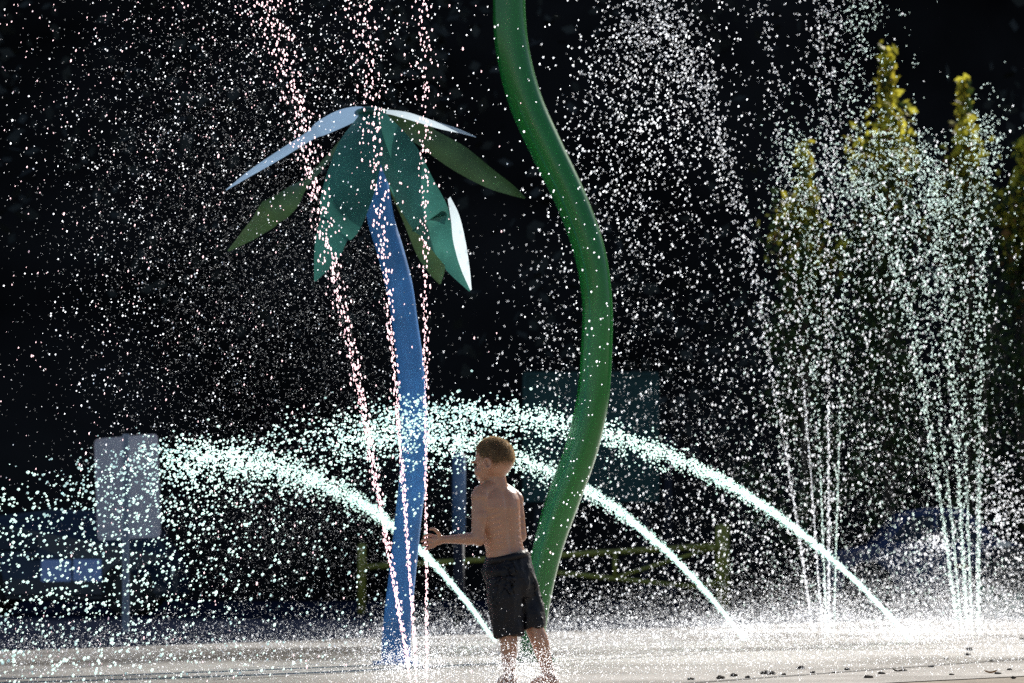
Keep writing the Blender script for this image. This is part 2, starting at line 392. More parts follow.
# ---------------------------------------------------------------- palm feature
def palm():
    Y = 20.8; base = G(395, Y); t = empty('palm_spray_feature', base)
    tag(t, 'metal palm tree with curved blue trunk and drooping green leaves', 'spray feature')
    cl = [(112, 371, 22), (150, 372, 25), (185, 375.5, 27), (220, 381, 27), (250, 390, 27), (285, 399, 27), (320, 404.5, 26), (360, 409.5, 27), (400, 412.5, 27.5), (440, 413.5, 27), (480, 412.5, 27), (520, 408, 26.5), (560, 404, 26.5), (600, 399.5, 27.5), (635, 396.5, 28.5), (667, 395.5, 29.5)]
    s = spline(cl, 110)
    pts = [P(x, y, Y) for y, x, _ in s]; pts[-1].z = 0
    bm = bmesh.new(); tube(bm, pts, [w_ / 2 / FP * Y for *_, w_ in s], 32)
    from_bm('trunk', bm, M['blue'], t, True)
    bm = bmesh.new(); b = pts[-1]; tube(bm, [b + Vector((0, 0, .013)), b + Vector((0, 0, .03))], .125, 28)
    from_bm('base_flange', bm, M['blue'], t)
    bm = bmesh.new(); a = pts[0]; ellipsoid(bm, a + Vector((0, 0, .0)), (.085, .085, .03)); from_bm('crown_cap', bm, M['leafA'], t, True)
    def leaf(sp_, side, m, lobes=True, label=None, fold=.25):
        """sp_: spine [(px, py, dY, halfwidth px)], side: world vector across the blade; a stepped blade like a sheared plate"""
        q = spline([(*P(x, y, Y + dy), hw / FP * Y) for x, y, dy, hw in sp_], 28)
        side = Vector(side).normalized(); bm = bmesh.new(); rows = []
        for i, (x, y, z, hw) in enumerate(q):
            p = Vector((x, y, z)); a = Vector(q[max(0, i - 1)][:3]); b = Vector(q[min(27, i + 1)][:3]); tg = (b - a).normalized()
            sd_ = (side - tg * side.dot(tg)).normalized(); nn = tg.cross(sd_)
            if nn.z < 0: nn = -nn
            hw = max(hw, .002)
            rows.append([bm.verts.new(p - sd_ * hw - nn * hw * fold), bm.verts.new(p - sd_ * hw * .5 - nn * hw * fold * .35), bm.verts.new(p),
                         bm.verts.new(p + sd_ * hw * .5 - nn * hw * fold * .35), bm.verts.new(p + sd_ * hw - nn * hw * fold)])
        for r0, r1 in zip(rows, rows[1:]):
            for k in range(4): bm.faces.new((r0[k], r0[k + 1], r1[k + 1], r1[k]))
        o = from_bm('leaf', bm, m, t, True)                    # thin translucent sheet
        if label: o['label'] = label
        return o
    # left leaf near edge-on, sky light on its top put into its colour
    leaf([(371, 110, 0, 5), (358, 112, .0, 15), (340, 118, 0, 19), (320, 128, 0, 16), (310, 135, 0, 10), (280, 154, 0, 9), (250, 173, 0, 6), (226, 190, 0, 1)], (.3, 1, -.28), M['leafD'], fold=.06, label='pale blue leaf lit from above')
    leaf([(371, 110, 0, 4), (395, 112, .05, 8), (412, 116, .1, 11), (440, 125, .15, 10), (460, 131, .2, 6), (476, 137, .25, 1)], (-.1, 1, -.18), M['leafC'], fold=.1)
    leaf([(375, 112, 0, 4), (405, 124, .25, 12), (432, 141, .4, 13), (460, 158, .5, 15), (490, 178, .6, 11), (512, 190, .65, 6), (525, 198, .7, 1)], (.35, .3, .62), M['leafB'], fold=.12)
    leaf([(374, 112, -.05, 7), (385, 135, -.2, 16), (398, 160, -.32, 22), (412, 190, -.42, 23), (428, 218, -.5, 22), (430, 222, -.5, 18), (446, 246, -.58, 15), (458, 268, -.62, 10), (470, 291, -.65, 1)], (.9, -.5, .42), M['leafA'], label='broad teal leaf with bright right edge')
    leaf([(449, 198, -.62, 2), (455, 218, -.70, 6), (459, 240, -.74, 8), (465, 266, -.77, 6), (471, 290, -.79, 1)], (.56, -.54, .27), M['leafC'], fold=.02)  # separate pale strip: sunlit edge of the teal leaf put into colour
    leaf([(378, 114, .05, 6), (392, 145, .25, 17), (405, 180, .4, 19), (418, 215, .5, 17), (430, 250, .6, 15), (436, 268, .62, 10), (440, 284, .65, 1)], (1, .2, .15), M['leafB'])
    leaf([(368, 112, -.05, 8), (362, 135, -.25, 21), (354, 165, -.42, 25), (346, 195, -.55, 25), (340, 222, -.62, 20), (333, 232, -.64, 16), (326, 255, -.7, 12), (315, 281, -.75, 1)], (1, .1, .12), M['leafA'])
    leaf([(360, 118, 0, 6), (340, 140, .1, 14), (318, 165, .2, 16), (296, 190, .3, 17), (272, 212, .38, 14), (250, 232, .42, 9), (228, 251, .45, 1)], (.62, -.3, .72), M['leafB'])
    leaf([(372, 114, .05, 6), (368, 140, .3, 20), (362, 165, .5, 24), (358, 190, .6, 20), (356, 214, .7, 1)], (1, -.1, .1), M['leafB'])
palm()

# ---------------------------------------------------------------- sign seen from behind
def sign():
    Y = 33.0; t = empty('road_sign', G(127, Y)); tag(t, 'grey back of a rectangular sign on a metal post', 'sign')
    c = [P(94, 439, Y), P(158, 433.5, Y + .25), P(161, 537, Y + .25), P(97.5, 541, Y)]
    bm = bmesh.new(); n = 5; cen = sum(c, Vector()) / 4; loop = []
    for i in range(4):
        p, pr, nx = c[i], c[i - 1], c[(i + 1) % 4]; a = p + (pr - p).normalized() * .05; b = p + (nx - p).normalized() * .05
        for k in range(n):
            u = k / (n - 1); loop.append(bm.verts.new(a * (1 - u) ** 2 + p * 2 * u * (1 - u) + b * u * u))
    f = bm.faces.new(loop); bmesh.ops.solidify(bm, geom=[f], thickness=.006)
    from_bm('sign_plate', bm, M['signback'], t)
    bm = bmesh.new(); x0 = G(127, Y - .04)
    top = P(126, 434, Y - .05)
    for off, dep in ((-.022, .0), (.022, .0)): tube(bm, [x0 + Vector((off, dep - .012, 0)), top + Vector((off, dep - .012, 0))], .008, 6)
    d = (top - x0); mt = Matrix.Translation((x0 + top) / 2); box(bm, (0, 0, 0), (.036, .008, d.length), mtx=mt @ d.to_track_quat('Z', 'Y').to_matrix().to_4x4())
    o = from_bm('post', bm, M['signpost'], t)
    for py in (452, 522):
        bm = bmesh.new(); p = P(127, py, Y - .075); tube(bm, [p, p + Vector((0, .05, 0))], .012, 6)
        from_bm('bolt', bm, M['steel'], o)
sign()

# ---------------------------------------------------------------- pipe gate
def gate():
    Y = 48.0; t = empty('pipe_gate', G(722, Y)); tag(t, 'low yellow pipe gate with triangular brace across the lot', 'gate')
    def pipe(nm, pts, r, m=None, par=t):
        bm = bmesh.new(); tube(bm, [P(*p) if len(p) == 3 else P(*p, Y) for p in pts], r, 12); return from_bm(nm, bm, m or M['yellow'], par, True)
    def post(px, py, r):
        bm = bmesh.new(); g = G(px, Y); tp = P(px, py, Y); tube(bm, [g, tp, tp + Vector((0, 0, .02)), tp + Vector((0, 0, .035))], [r, r, r * .85, r * .3], 16); return from_bm('post', bm, M['yellow'], t, True)
    post(722.5, 527, .088); post(362, 546, .052)
    pipe('rail', [(366, 567), (722, 545.5)], .036)
    pipe('rail', [(545, 571.5), (690, 586.5)], .030); pipe('rail', [(690, 586.5), (716, 584)], .030)
    pipe('brace', [(615, 577.5), (716, 547)], .024)
    pipe('brace', [(615, 554), (615, 577)], .028)
    pipe('brace', [(545, 571.5), (500, 559.5)], .024)
    pipe('hinge', [(712, 545.5, Y - .1), (712, 551, Y - .1)], .05); pipe('hinge', [(712, 580, Y - .1), (712, 588, Y - .1)], .05)
gate()

# ---------------------------------------------------------------- dark teal board and pale post far behind
def board():
    Y = 60.0; t = empty('notice_board', G(591, Y)); tag(t, 'large dark teal board on posts in the shade behind the pole', 'board')
    bm = bmesh.new(); c = (P(527, 376, Y) + P(655, 498, Y)) / 2; wv = P(655, 376, Y) - P(527, 498, Y)
    box(bm, c, (wv.x, .06, wv.z)); from_bm('panel', bm, M['teal'], t)
    bm = bmesh.new()
    for z in (c.z + wv.z / 2 + .03, c.z - wv.z / 2 - .03): box(bm, (c.x, c.y, z), (wv.x + .1, .1, .06))
    for sgn in (-1, 1): box(bm, (c.x + sgn * (wv.x / 2 + .033), c.y, c.z), (.06, .1, wv.z))
    from_bm('frame', bm, M['teal'], t)
    for px in (538, 645):
        bm = bmesh.new(); g = G(px, Y + .12); box(bm, (g.x, g.y, c.z / 2 + .4), (.11, .11, c.z + .8)); from_bm('post', bm, M['darkpost'], t)
board()
def bollard():
    Y = 36.0; t = empty('standpipe', G(459, Y)); tag(t, 'pale blue upright pipe behind the head of the boy', 'standpipe')
    bm = bmesh.new(); tp = P(459, 456, Y); mid = P(459, 534, Y)
    tube(bm, [mid, tp, tp + Vector((0, 0, .03))], [.062, .062, .03], 18); from_bm('sleeve', bm, M['paleblue'], t, True)
    bm = bmesh.new(); tube(bm, [G(459, Y), mid - Vector((0, 0, .002))], .05, 16); from_bm('lower_pipe', bm, M['darkpost'], t, True)
bollard()
def lamp_post():
    Y = 62.0; t = empty('lamp_post', G(668, Y)); tag(t, 'slim dark post standing just right of the teal board', 'post')
    bm = bmesh.new(); g = G(668, Y); tube(bm, [g, g + Vector((0, 0, 2.75))], [.07, .05], 12); from_bm('shaft', bm, M['darkpost'], t, True)
    bm = bmesh.new(); tube(bm, [g, g + Vector((0, 0, .3)), g + Vector((0, 0, .34))], [.13, .13, .07], 12); from_bm('base_collar', bm, M['darkpost'], t, True)
lamp_post()

# ---------------------------------------------------------------- parked vehicles
def vehicle(name, label, px0, px1, Y, body, prof, glass_prof, height, flip=False, rz=0, panes=None, extra=None):
    """side-on vehicle: prof is the body outline, glass_prof the greenhouse, both in (0..1 along, 0..1 height)"""
    x0 = (px0 - 512) / FP * Y; x1 = (px1 - 512) / FP * Y; Lg = x1 - x0; W = 1.75
    t = empty(name, ((x0 + x1) / 2, Y + W / 2, 0)); tag(t, label, 'car')
    def prism(nm, pr, yoff, w_, m, taper=.0, bev=.05, par=t):
        bm = bmesh.new(); front = []; back = []
        for u, v in pr:
            uu = (1 - u) if flip else u; x = (uu - .5) * Lg; z = v * height
            tp = taper * max(0, v - .55)
            front.append(bm.verts.new((x, -w_ / 2 + tp, z))); back.append(bm.verts.new((x, w_ / 2 - tp, z)))
        bm.faces.new(front); bm.faces.new(back[::-1]); n = len(pr)
        for i in range(n): bm.faces.new((front[i], back[i], back[(i + 1) % n], front[(i + 1) % n]))
        bmesh.ops.recalc_face_normals(bm, faces=bm.faces[:])
        if bev:
            es = [e for e in bm.edges if abs(abs((e.verts[0].co.y + e.verts[1].co.y) / 2) - w_ / 2) < .3 and abs(e.verts[0].co.y - e.verts[1].co.y) < .3]
            bmesh.ops.bevel(bm, geom=es, offset=bev, segments=3, affect='EDGES')
        o = from_bm(nm, bm, m, par, False, world=False); return o
    prism('body', prof, 0, W, body, taper=.5)
    for gp in glass_prof:
        prism('window', gp, 0, W + .006, M['glass'], taper=.5, bev=0)
    for u in (.2, .8):
        for sy in (-1, 1):
            xx = (u - .5) * Lg; r_ = .33; bm = bmesh.new()
            pts = [Vector((xx, sy * (W / 2 - .2), r_)), Vector((xx, sy * (W / 2 - .02), r_)), Vector((xx, sy * (W / 2 + .01), r_))]
            tube(bm, pts, [r_, r_, r_ * .93], 28); wh = from_bm('wheel', bm, M['tyre'], t, False, world=False)
            bm = bmesh.new(); tube(bm, [Vector((xx, sy * (W / 2 + .0), r_)), Vector((xx, sy * (W / 2 + .02), r_))], [.2, .18], 20)
            from_bm('rim', bm, M['rim'], wh, False, world=False)
    for nm, m, u, v, su, sv in (extra or []):
        uu = (1 - u) if flip else u; bm = bmesh.new(); box(bm, ((uu - .5) * Lg, -W / 2 - .006, v * height), (su, .03, sv), bev=.008); from_bm(nm, bm, m, t, world=False)
    return t
sedan = [(0, .22), (0, .45), (.03, .58), (.25, .66), (.38, .96), (.5, 1), (.68, .98), (.84, .7), (.97, .64), (1, .5), (1, .22), (.88, .18), (.86, .3), (.74, .3), (.72, .18), (.28, .18), (.26, .3), (.14, .3), (.12, .18)]
vehicle('parked_car', 'dark blue parked car with two pale side panes at far left', -70, 178, 46, M['carbody'],
        [(0, .2), (0, .6), (.04, .8), (.2, .92), (.5, 1), (.7, .98), (.9, .8), (.97, .55), (1, .45), (1, .2), (.88, .16), (.86, .3), (.74, .3), (.72, .16), (.28, .16), (.26, .3), (.14, .3), (.12, .16)],
        [[(.2, .62), (.2, .84), (.43, .93), (.43, .62)]], 1.28,
        extra=[('window_pane', M['glassL'], .512, .42, .36, .26), ('window_pane', M['glassL'], .638, .425, .34, .26), ('door_handle', M['rim'], .42, .55, .14, .03), ('headlight', M['lamp'], .97, .42, .1, .12)])
vehicle('parked_car', 'navy blue parked car behind the jets on the right', 826, 1034, 47, M['carbody2'], sedan,
        [[(.31, .68), (.4, .9), (.52, .93), (.52, .68)], [(.54, .68), (.54, .93), (.67, .91), (.77, .7)]], 1.32,
        extra=[('side_marker', M['orange'], .645, .45, .17, .06), ('door_handle', M['rim'], .50, .6, .14, .03), ('headlight', M['lamp'], .03, .47, .14, .1)])
vehicle('parked_car', 'black parked car cut off by the right edge behind the navy one', 992, 1300, 44, M['carbody3'], sedan,
        [[(.31, .68), (.4, .9), (.52, .93), (.52, .68)], [(.54, .68), (.54, .93), (.67, .91), (.77, .7)]], 1.35,
        extra=[('headlight', M['lamp'], .035, .62, .16, .06), ('door_handle', M['rim'], .6, .62, .14, .03)])

# a small weed clump at the foot of the right jets
def clump(px, Y, label, hgt=.3, n=260):
    b = G(px, Y); k = rng.normal(size=(n, 3)) * np.array([.16, .12, .08]); C = np.array(b)[None] + k; C[:, 2] = np.abs(k[:, 2]) * 1.5 + .04
    A, B = leaf_axes(n, .05)
    me = quads_mesh('low_shrub', C, A, B, [mat('shrub_leaf', (.05, .17, .12), .6, var=.3, trans=.3)]); tag(link('low_shrub', me, None), label, 'shrub')
clump(985, 42, 'small green weed clump on the lot beside the right jets')

# ---------------------------------------------------------------- stones and leaves on the sand
def debris():
    bm = bmesh.new(); bmesh.ops.create_icosphere(bm, subdivisions=2, radius=1)
    for v in bm.verts: v.co *= 1 + .35 * noise.noise(v.co * 1.7); v.co.z *= .6
    me = bpy.data.meshes.new('pebble'); bm.to_mesh(me); bm.free(); me.materials.append(M['stone'])
    spots = [(720, 681, .02), (733, 678.5, .018), (747, 680, .014), (764, 676, .02), (770, 676.5, .02), (800, 671, .02), (812, 675, .012), (833, 675, .012), (846, 672, .016), (867, 680, .016), (880, 676, .014), (968, 652, .026), (966, 657, .018), (990, 663, .012), (1021, 641, .02), (1008, 672, .012), (930, 669, .012), (903, 673, .014), (783, 677, .012), (950, 677, .01), (1012, 680, .012), (690, 682, .014), (996, 676, .012), (945, 661, .014)]
    for px, py, r in spots:
        Y = CZ * FP / (py - 574); o = bpy.data.objects.new('pebble', me); COL.objects.link(o)
        o.location = G(px, Y) + Vector((0, 0, r * .4 + .01)); o.scale = (r * random.uniform(.9, 1.7), r * random.uniform(.8, 1.2), r); o.rotation_euler = (0, 0, random.uniform(0, 6))
        tag(o, 'small dark pebble on the near edge of the splash pad', 'pebble', 'pebbles along the near edge')
    for px, py, s, lb in ((989, 675.5, .03, 'curled tan dry leaf near the bottom right corner'), (897, 674, .026, 'dark flat dry leaf lying left of the curled tan one')):
        Y = CZ * FP / (py - 574); bm = bmesh.new(); g = G(px, Y); rows = []
        for i in range(7):
            u = i / 6 - .5; hw = s * .55 * math.cos(u * 3.0) + .001
            rows.append([bm.verts.new(g + Vector((u * 2 * s, k * hw, .014 + u * u * s * 1.3 + abs(k) * .008))) for k in (-1, 0, 1)])
        for a, b in zip(rows, rows[1:]):
            for k in range(2): bm.faces.new((a[k], a[k + 1], b[k + 1], b[k]))
        bmesh.ops.solidify(bm, geom=bm.faces[:], thickness=.002)
        tag(from_bm('dry_leaf', bm, M['dry'] if s > .028 else M['stone'], None), lb, 'dry leaf')
debris()

# ---------------------------------------------------------------- the boy
BY = 16.6
def B(px, py, dy=0): return P(px, py, BY + dy)
def boy():
    t = empty('person', G(524, BY)); tag(t, 'small bare-chested boy in dark shorts reaching into a water jet', 'person')
    bm = bmesh.new()
    fT = Vector((-.5, .87, 0)).normalized(); sT = Vector((.87, .5, 0))         # torso front, and its right side
    fH = Vector((-.88, .42, -.24)).normalized()
    sH = Vector((fH.y, -fH.x, 0)).normalized(); uH = sH.cross(fH).normalized()
    def loft(rows, seg=28):                                   # rows: centre, side half, depth half, up-tilt
        rings = []
        for c, a, b, s, f in rows:
            rings.append([bm.verts.new(c + s * math.copysign(abs(math.cos(q)) ** .85, math.cos(q)) * a + f * math.copysign(abs(math.sin(q)) ** .85, math.sin(q)) * b) for q in [2 * math.pi * k / seg for k in range(seg)]])
        for r0, r1 in zip(rings, rings[1:]):
            for k in range(seg): bm.faces.new((r0[k], r0[(k + 1) % seg], r1[(k + 1) % seg], r1[k]))
        bm.faces.new(rings[0][::-1]); bm.faces.new(rings[-1])
    s2 = Vector((.87, .5, .12)).normalized()
    loft([(B(510, 584, .02), .070, .060, sT, fT), (B(509, 572, .02), .086, .068, sT, fT), (B(507, 560, .02), .090, .074, s2, fT), (B(504.5, 548, .015), .083, .066, s2, fT),
          (B(501.5, 535, .01), .087, .066, s2, fT), (B(498.5, 521, .005), .098, .070, sT, fT), (B(496.5, 508, 0), .106, .072, sT, fT), (B(496, 499, 0), .108, .066, sT, fT),
          (B(496.5, 492.5, 0), .092, .052, sT, fT), (B(497, 488, 0), .058, .040, sT, fT), (B(497, 484, 0), .034, .03, sT, fT)])
    # trapezius, neck
    capsule(bm, B(498, 494, .0), B(495, 474, 0), .047, .044)
    capsule(bm, B(497, 485, 0), B(480.5, 492, -.06), .032, .032); capsule(bm, B(497, 485, 0), B(514, 496, .06), .032, .030)
    # shoulder blades, small of the back, buttock mass under the shorts
    ellipsoid(bm, B(489, 507, -.055), (.034, .021, .046), (sT, fT, Vector((0, 0, 1)))); ellipsoid(bm, B(507, 510, -.02), (.034, .021, .046), (sT, fT, Vector((0, 0, 1))))
    # head: skull, jaw, face
    hc = Vector((0, 0, 0)); hm = Vector(B(493.5, 459.0, 0)); HS = 1.05; body_bm = bm; bm = bmesh.new()
    ellipsoid(bm, hc + fH * -.004, (.073, .080, .084), (sH, fH, uH), 28)
    ellipsoid(bm, hc + fH * .040 - uH * .048, (.050, .046, .052), (sH, fH, uH), 20)
    ellipsoid(bm, hc + fH * .062 - uH * .085, (.024, .022, .018), (sH, fH, uH), 14)      # chin
    ellipsoid(bm, hc + fH * .045 - uH * .066, (.044, .034, .03), (sH, fH, uH), 14)       # jaw
    for sg in (-1, 1):
        ellipsoid(bm, hc + fH * .055 - uH * .042 + sH * sg * .034, (.023, .025, .024), (sH, fH, uH), 12)  # cheeks
        ellipsoid(bm, hc + fH * .078 + uH * .006 + sH * sg * .03, (.022, .009, .007), (sH, fH, uH), 10)    # brows
        ec = hc - fH * .002 - uH * .022 + sH * sg * .078                                                     # ears
        for k in range(16):
            a = 6.283 * k / 16; q = ec + uH * math.sin(a) * .021 - fH * (math.cos(a) * .012 + .004) + sH * sg * (.004 - .006 * math.cos(a))
            ellipsoid(bm, q, (.0050, .0055, .0055), (sH, fH, uH), 8)
        ellipsoid(bm, ec - sH * sg * .004 - fH * .004, (.005, .013, .022), (sH, fH, uH), 10)
        ellipsoid(bm, ec - uH * .022 - sH * sg * .002, (.006, .007, .008), (sH, fH, uH), 10)
    capsule(bm, hc + fH * .077 - uH * .006, hc + fH * .090 - uH * .034, .006, .0085)         # nose
    ellipsoid(bm, hc + fH * .086 - uH * .037, (.013, .009, .007), (sH, fH, uH), 10)
    ellipsoid(bm, hc + fH * .084 - uH * .056, (.019, .010, .0042), (sH, fH, uH), 10); ellipsoid(bm, hc + fH * .082 - uH * .066, (.016, .011, .005), (sH, fH, uH), 10)  # lips
    for v in bm.verts: v.co = hm + v.co * HS
    hme = bpy.data.meshes.new('head_tmp'); bm.to_mesh(hme); bm.free(); bm = body_bm; bm.from_mesh(hme); bpy.data.meshes.remove(hme)
    hc = hm
    # near (left) arm reaching to the jet
    sh = B(480, 497, -.06); el = B(478, 538.5, -.085); wr = B(445.5, 539.5, -.035)
    ellipsoid(bm, sh + Vector((0, 0, .0)), (.040, .040, .042))
    capsule(bm, sh, el, .037, .029); ellipsoid(bm, sh.lerp(el, .5) + Vector((.004, 0, 0)), (.036, .035, .06)); ellipsoid(bm, el + Vector((.004, .0, -.006)), (.029, .029, .027))
    capsule(bm, el, wr, .0285, .0165); ellipsoid(bm, el.lerp(wr, .3), (.045, .029, .0275), ((wr - el).normalized(), Vector((0, 1, 0)), Vector((0, 0, 1))))
    # hand closing around the jet
    def finger(pts, r0=.0074, r1=.0056):
        q = [B(*p) for p in pts]; n = len(q)
        for i in range(n - 1): capsule(bm, q[i], q[i + 1], r0 + (r1 - r0) * i / (n - 1), r0 + (r1 - r0) * (i + 1) / (n - 1), 10)
    pc = B(438.5, 540, -.03); hx = (B(431, 541.5, -.03) - wr).normalized()
    ellipsoid(bm, pc, (.030, .014, .023), (hx, Vector((0, 1, 0)), Vector((0, 0, 1)))); capsule(bm, wr, pc, .0175, .017)
    finger([(435, 536.5, -.025), (428.5, 534.6, -.015), (424.6, 535.6, .005), (423.8, 537.4, .018)])
    finger([(434, 539.8, -.03), (427.0, 539.2, -.022), (422.6, 540.2, -.002), (421.8, 541.6, .014)])
    finger([(434, 543.1, -.03), (427.2, 543.8, -.022), (423.2, 545.0, -.002), (422.8, 546.2, .012)])
    finger([(435, 546, -.03), (429.6, 547.8, -.022), (426.2, 549.2, -.004), (426.0, 550, .006)], .0066, .005)
    finger([(440, 536.5, -.04), (437.0, 531.2, -.055), (433.2, 528.6, -.055), (430, 529.2, -.05)], .009, .0064)
    # far (right) arm, elbow out behind, forearm forward across the belly
    sh = B(515, 500, .065); el = B(520.5, 536, .055); wr = B(505, 536, .22)
    ellipsoid(bm, sh, (.038, .038, .04)); capsule(bm, sh, el, .034, .027); ellipsoid(bm, sh.lerp(el, .5) - Vector((.002, 0, 0)), (.034, .033, .055))
    capsule(bm, el, wr, .027, .016); pc = B(499, 536, .28); capsule(bm, wr, pc, .017, .019)
    ellipsoid(bm, pc, (.016, .03, .022))
    for k in range(4): finger([(498.5, 532.5 + 3.1 * k, .30), (497, 532 + 3.3 * k, .325), (493, 532.5 + 3.3 * k, .342), (490, 533 + 3.3 * k, .34)], .007, .0055)
    finger([(501, 533, .27), (497.5, 528, .275), (493, 526.5, .29)], .0085, .006)
    # legs
    def leg(hip, kn, an, toe, heel_dir):
        capsule(bm, hip, kn, .058, .041); ellipsoid(bm, kn, (.042, .042, .043))
        cl = kn.lerp(an, .32) - heel_dir * -.010
        capsule(bm, kn, cl, .038, .040); capsule(bm, cl, an, .040, .024)
        capsule(bm, an + Vector((0, 0, .004)), an + heel_dir * .028 + Vector((0, 0, -.028)), .025, .023)
        q = an - heel_dir * .055 + Vector((0, 0, -.030)); capsule(bm, an, q, .026, .022); capsule(bm, q, toe, .024, .017)
        sd_ = Vector((heel_dir.y, -heel_dir.x, 0))
        for k in range(5):
            o_ = sd_ * (k - 2) * .0115; L_ = .026 - abs(k - 1) * .003
            capsule(bm, toe + o_, toe + o_ - heel_dir * L_ + Vector((0, 0, -.006)), .0085, .0068, 8)
    hd = Vector((.55, -.83, 0)).normalized()
    a1 = B(509.5, 676, -.02); a1.z = .066
    leg(B(502.5, 582, -.02), B(506.5, 627, -.04), a1, a1 - hd * .098 + Vector((0, 0, -.048)), hd)
    hd2 = Vector((.72, -.69, 0)).normalized()
    a2 = B(549, 676, .03); a2.z = .066
    leg(B(519.5, 578, .05), B(532, 623, .02), a2, a2 - hd2 * .098 + Vector((0, 0, -.048)), hd2)
    zmin = min(v.co.z for v in bm.verts); 
    body = remeshed('body', bm, .0036, 5, M['skin'], t)
    # spine furrow and ribs
    me = body.data; off = t.location; n = len(me.vertices); co = np.empty(n * 3, np.float32); me.vertices.foreach_get('co', co); co = co.reshape(-1, 3)
    W = co + np.array(off)
    z0, z1 = B(500, 566).z, B(497, 490).z
    f = np.array(fT); s_ = np.array(sT)
    u = np.clip((W[:, 2] - z0) / (z1 - z0), 0, 1)
    cxx = B(507, 560).x + (B(496.5, 495).x - B(507, 560).x) * u
    rel = W - np.stack([cxx, np.full(n, BY + .012), W[:, 2]], 1)
    ds = rel @ s_; df = rel @ f
    inb = (W[:, 2] > z0) & (W[:, 2] < z1) & (df < -.02)
    W += np.outer(np.where(inb, .007 * np.exp(-(ds / .013) ** 2) * np.sin(np.pi * u) ** .4, 0), f)
    rb = (W[:, 2] > B(0, 545).z) & (W[:, 2] < B(0, 512).z) & (df < .0) & (np.abs(ds) > .04) & (np.abs(ds) < .10)
    W += np.outer(np.where(rb, .0012 * np.sin((W[:, 2] + .3 * np.abs(ds)) * 2 * np.pi / .026), 0), f)
    me.vertices.foreach_set('co', (W - np.array(off)).astype(np.float32).ravel()); me.update()
    body['feet'] = 0; del body['feet']
    # eyes
    for sg in (-1, 1):
        bm = bmesh.new(); ellipsoid(bm, hc + (fH * .0745 - uH * .008 + sH * sg * .03) * HS, (.011, .009, .007), (sH, fH, uH), 12); from_bm('eye', bm, M['eye'], t, True)
    # hair: a close cap plus thousands of short strands
    def on_scalp(d):                                           # d: unit dir in head frame (s, f, u)
        s, f_, u_ = d
        line = -.60 if f_ < -.25 else (-.60 + (f_ + .25) * 1.5)
        if abs(s) > .55 and -.26 < f_ < .30: line = max(line, .02)
        if f_ >= .30: line = max(line, .12)
        return u_ > line and not (f_ > .62 and u_ < .42)
    bm = bmesh.new(); r = bmesh.ops.create_icosphere(bm, subdivisions=5, radius=1)
    kill = []
    for v in bm.verts:
        d = v.co.copy()
        if not on_scalp((d.x, d.y, d.z)): kill.append(v)
        g = 1.0 + .022 * noise.noise(d * 6)
        th = 1.0 if d.z > -.1 else max(.88, 1.0 + (d.z + .1) * .26)
        v.co = hc + fH * -.004 + (sH * d.x * .0765 + fH * d.y * .0845 + uH * d.z * .0885) * g * th * HS
    bmesh.ops.delete(bm, geom=kill, context='VERTS')
    hair = from_bm('hair', bm, M['hair'], t, True)
    C = []; V = []; F = []
    rr = random.Random(4)
    while len(F) < 15000:
        d = Vector((rr.gauss(0, 1), rr.gauss(0, 1), rr.gauss(0, 1))).normalized()
        if not on_scalp(d + Vector((0, 0, rr.gauss(0, .04)))): continue
        p = hc + fH * -.004 + (sH * d.x * .0755 + fH * d.y * .0825 + uH * d.z * .0875) * (HS if d.z > -.1 else HS * max(.88, 1.0 + (d.z + .1) * .26))
        nn = (sH * d.x + fH * d.y + uH * d.z).normalized()
        flow = (fH * .55 - uH * .75 + sH * .3 * rr.gauss(0, 1)); flow = (flow - nn * flow.dot(nn))
        if flow.length < .05: continue
        dr = (nn * rr.uniform(.3, .95) + flow.normalized() * .8 + Vector((rr.gauss(0, .25), rr.gauss(0, .25), rr.gauss(0, .25)))).normalized()
        L_ = rr.uniform(.005, .014); sd_ = dr.cross(Vector((0, -1, 0))).normalized() * rr.uniform(.0004, .0009)
        k = len(V); V += [p - sd_, p + sd_, p + dr * L_]; F.append((k, k + 1, k + 2))
    me = bpy.data.meshes.new('strands'); me.from_pydata(V, [], F); link('strands', me, M['strand'], hair)
    # shorts
    bm = bmesh.new()
    st = Vector((.84, .45, .22)).normalized()
    def ring_loft(rows, seg=30):
        rings = []
        for c, a, b, s, f_ in rows: rings.append([bm.verts.new(c + s * math.cos(q) * a + f_ * math.sin(q) * b) for q in [2 * math.pi * k / seg for k in range(seg)]])
        for r0, r1 in zip(rings, rings[1:]):
            for k in range(seg): bm.faces.new((r0[k], r0[(k + 1) % seg], r1[(k + 1) % seg], r1[k]))
        bm.faces.new(rings[0][::-1]); bm.faces.new(rings[-1])
    ring_loft([(B(506.3, 555.5, .02), .092, .082, st, fT), (B(506.5, 561, .02), .101, .092, st, fT), (B(508, 571, .02), .114, .100, sT, fT), (B(513, 585, .02), .113, .094, sT, fT), (B(514.5, 597, .02), .102, .086, sT, fT)])
    tube(bm, [B(504, 580, -.025), B(504.5, 600, -.035), B(506.5, 618, -.04), B(508.5, 637, -.045)], [.076, .074, .068, .064], 24)
    tube(bm, [B(519, 578, .045), B(524.5, 598, .04), B(529.5, 612, .03), B(533, 629, .025)], [.072, .068, .062, .060], 24)
    sh_ = remeshed('shorts', bm, .005, 3, M['shorts'], t)
    me = sh_.data; me.update()
    for v in me.vertices:
        p = v.co
        a = noise.noise(Vector((p.x * 16, p.y * 16, p.z * 5))) * .014 + noise.noise(Vector((p.x * 38 + 4, p.y * 38, p.z * 14))) * .008
        v.co = p + v.normal * a
    me.update()
    bm = bmesh.new()
    ring_loft([(B(506.0, 553, .02), .094, .084, st, fT), (B(506.8, 559, .02), .1015, .093, st, fT)])
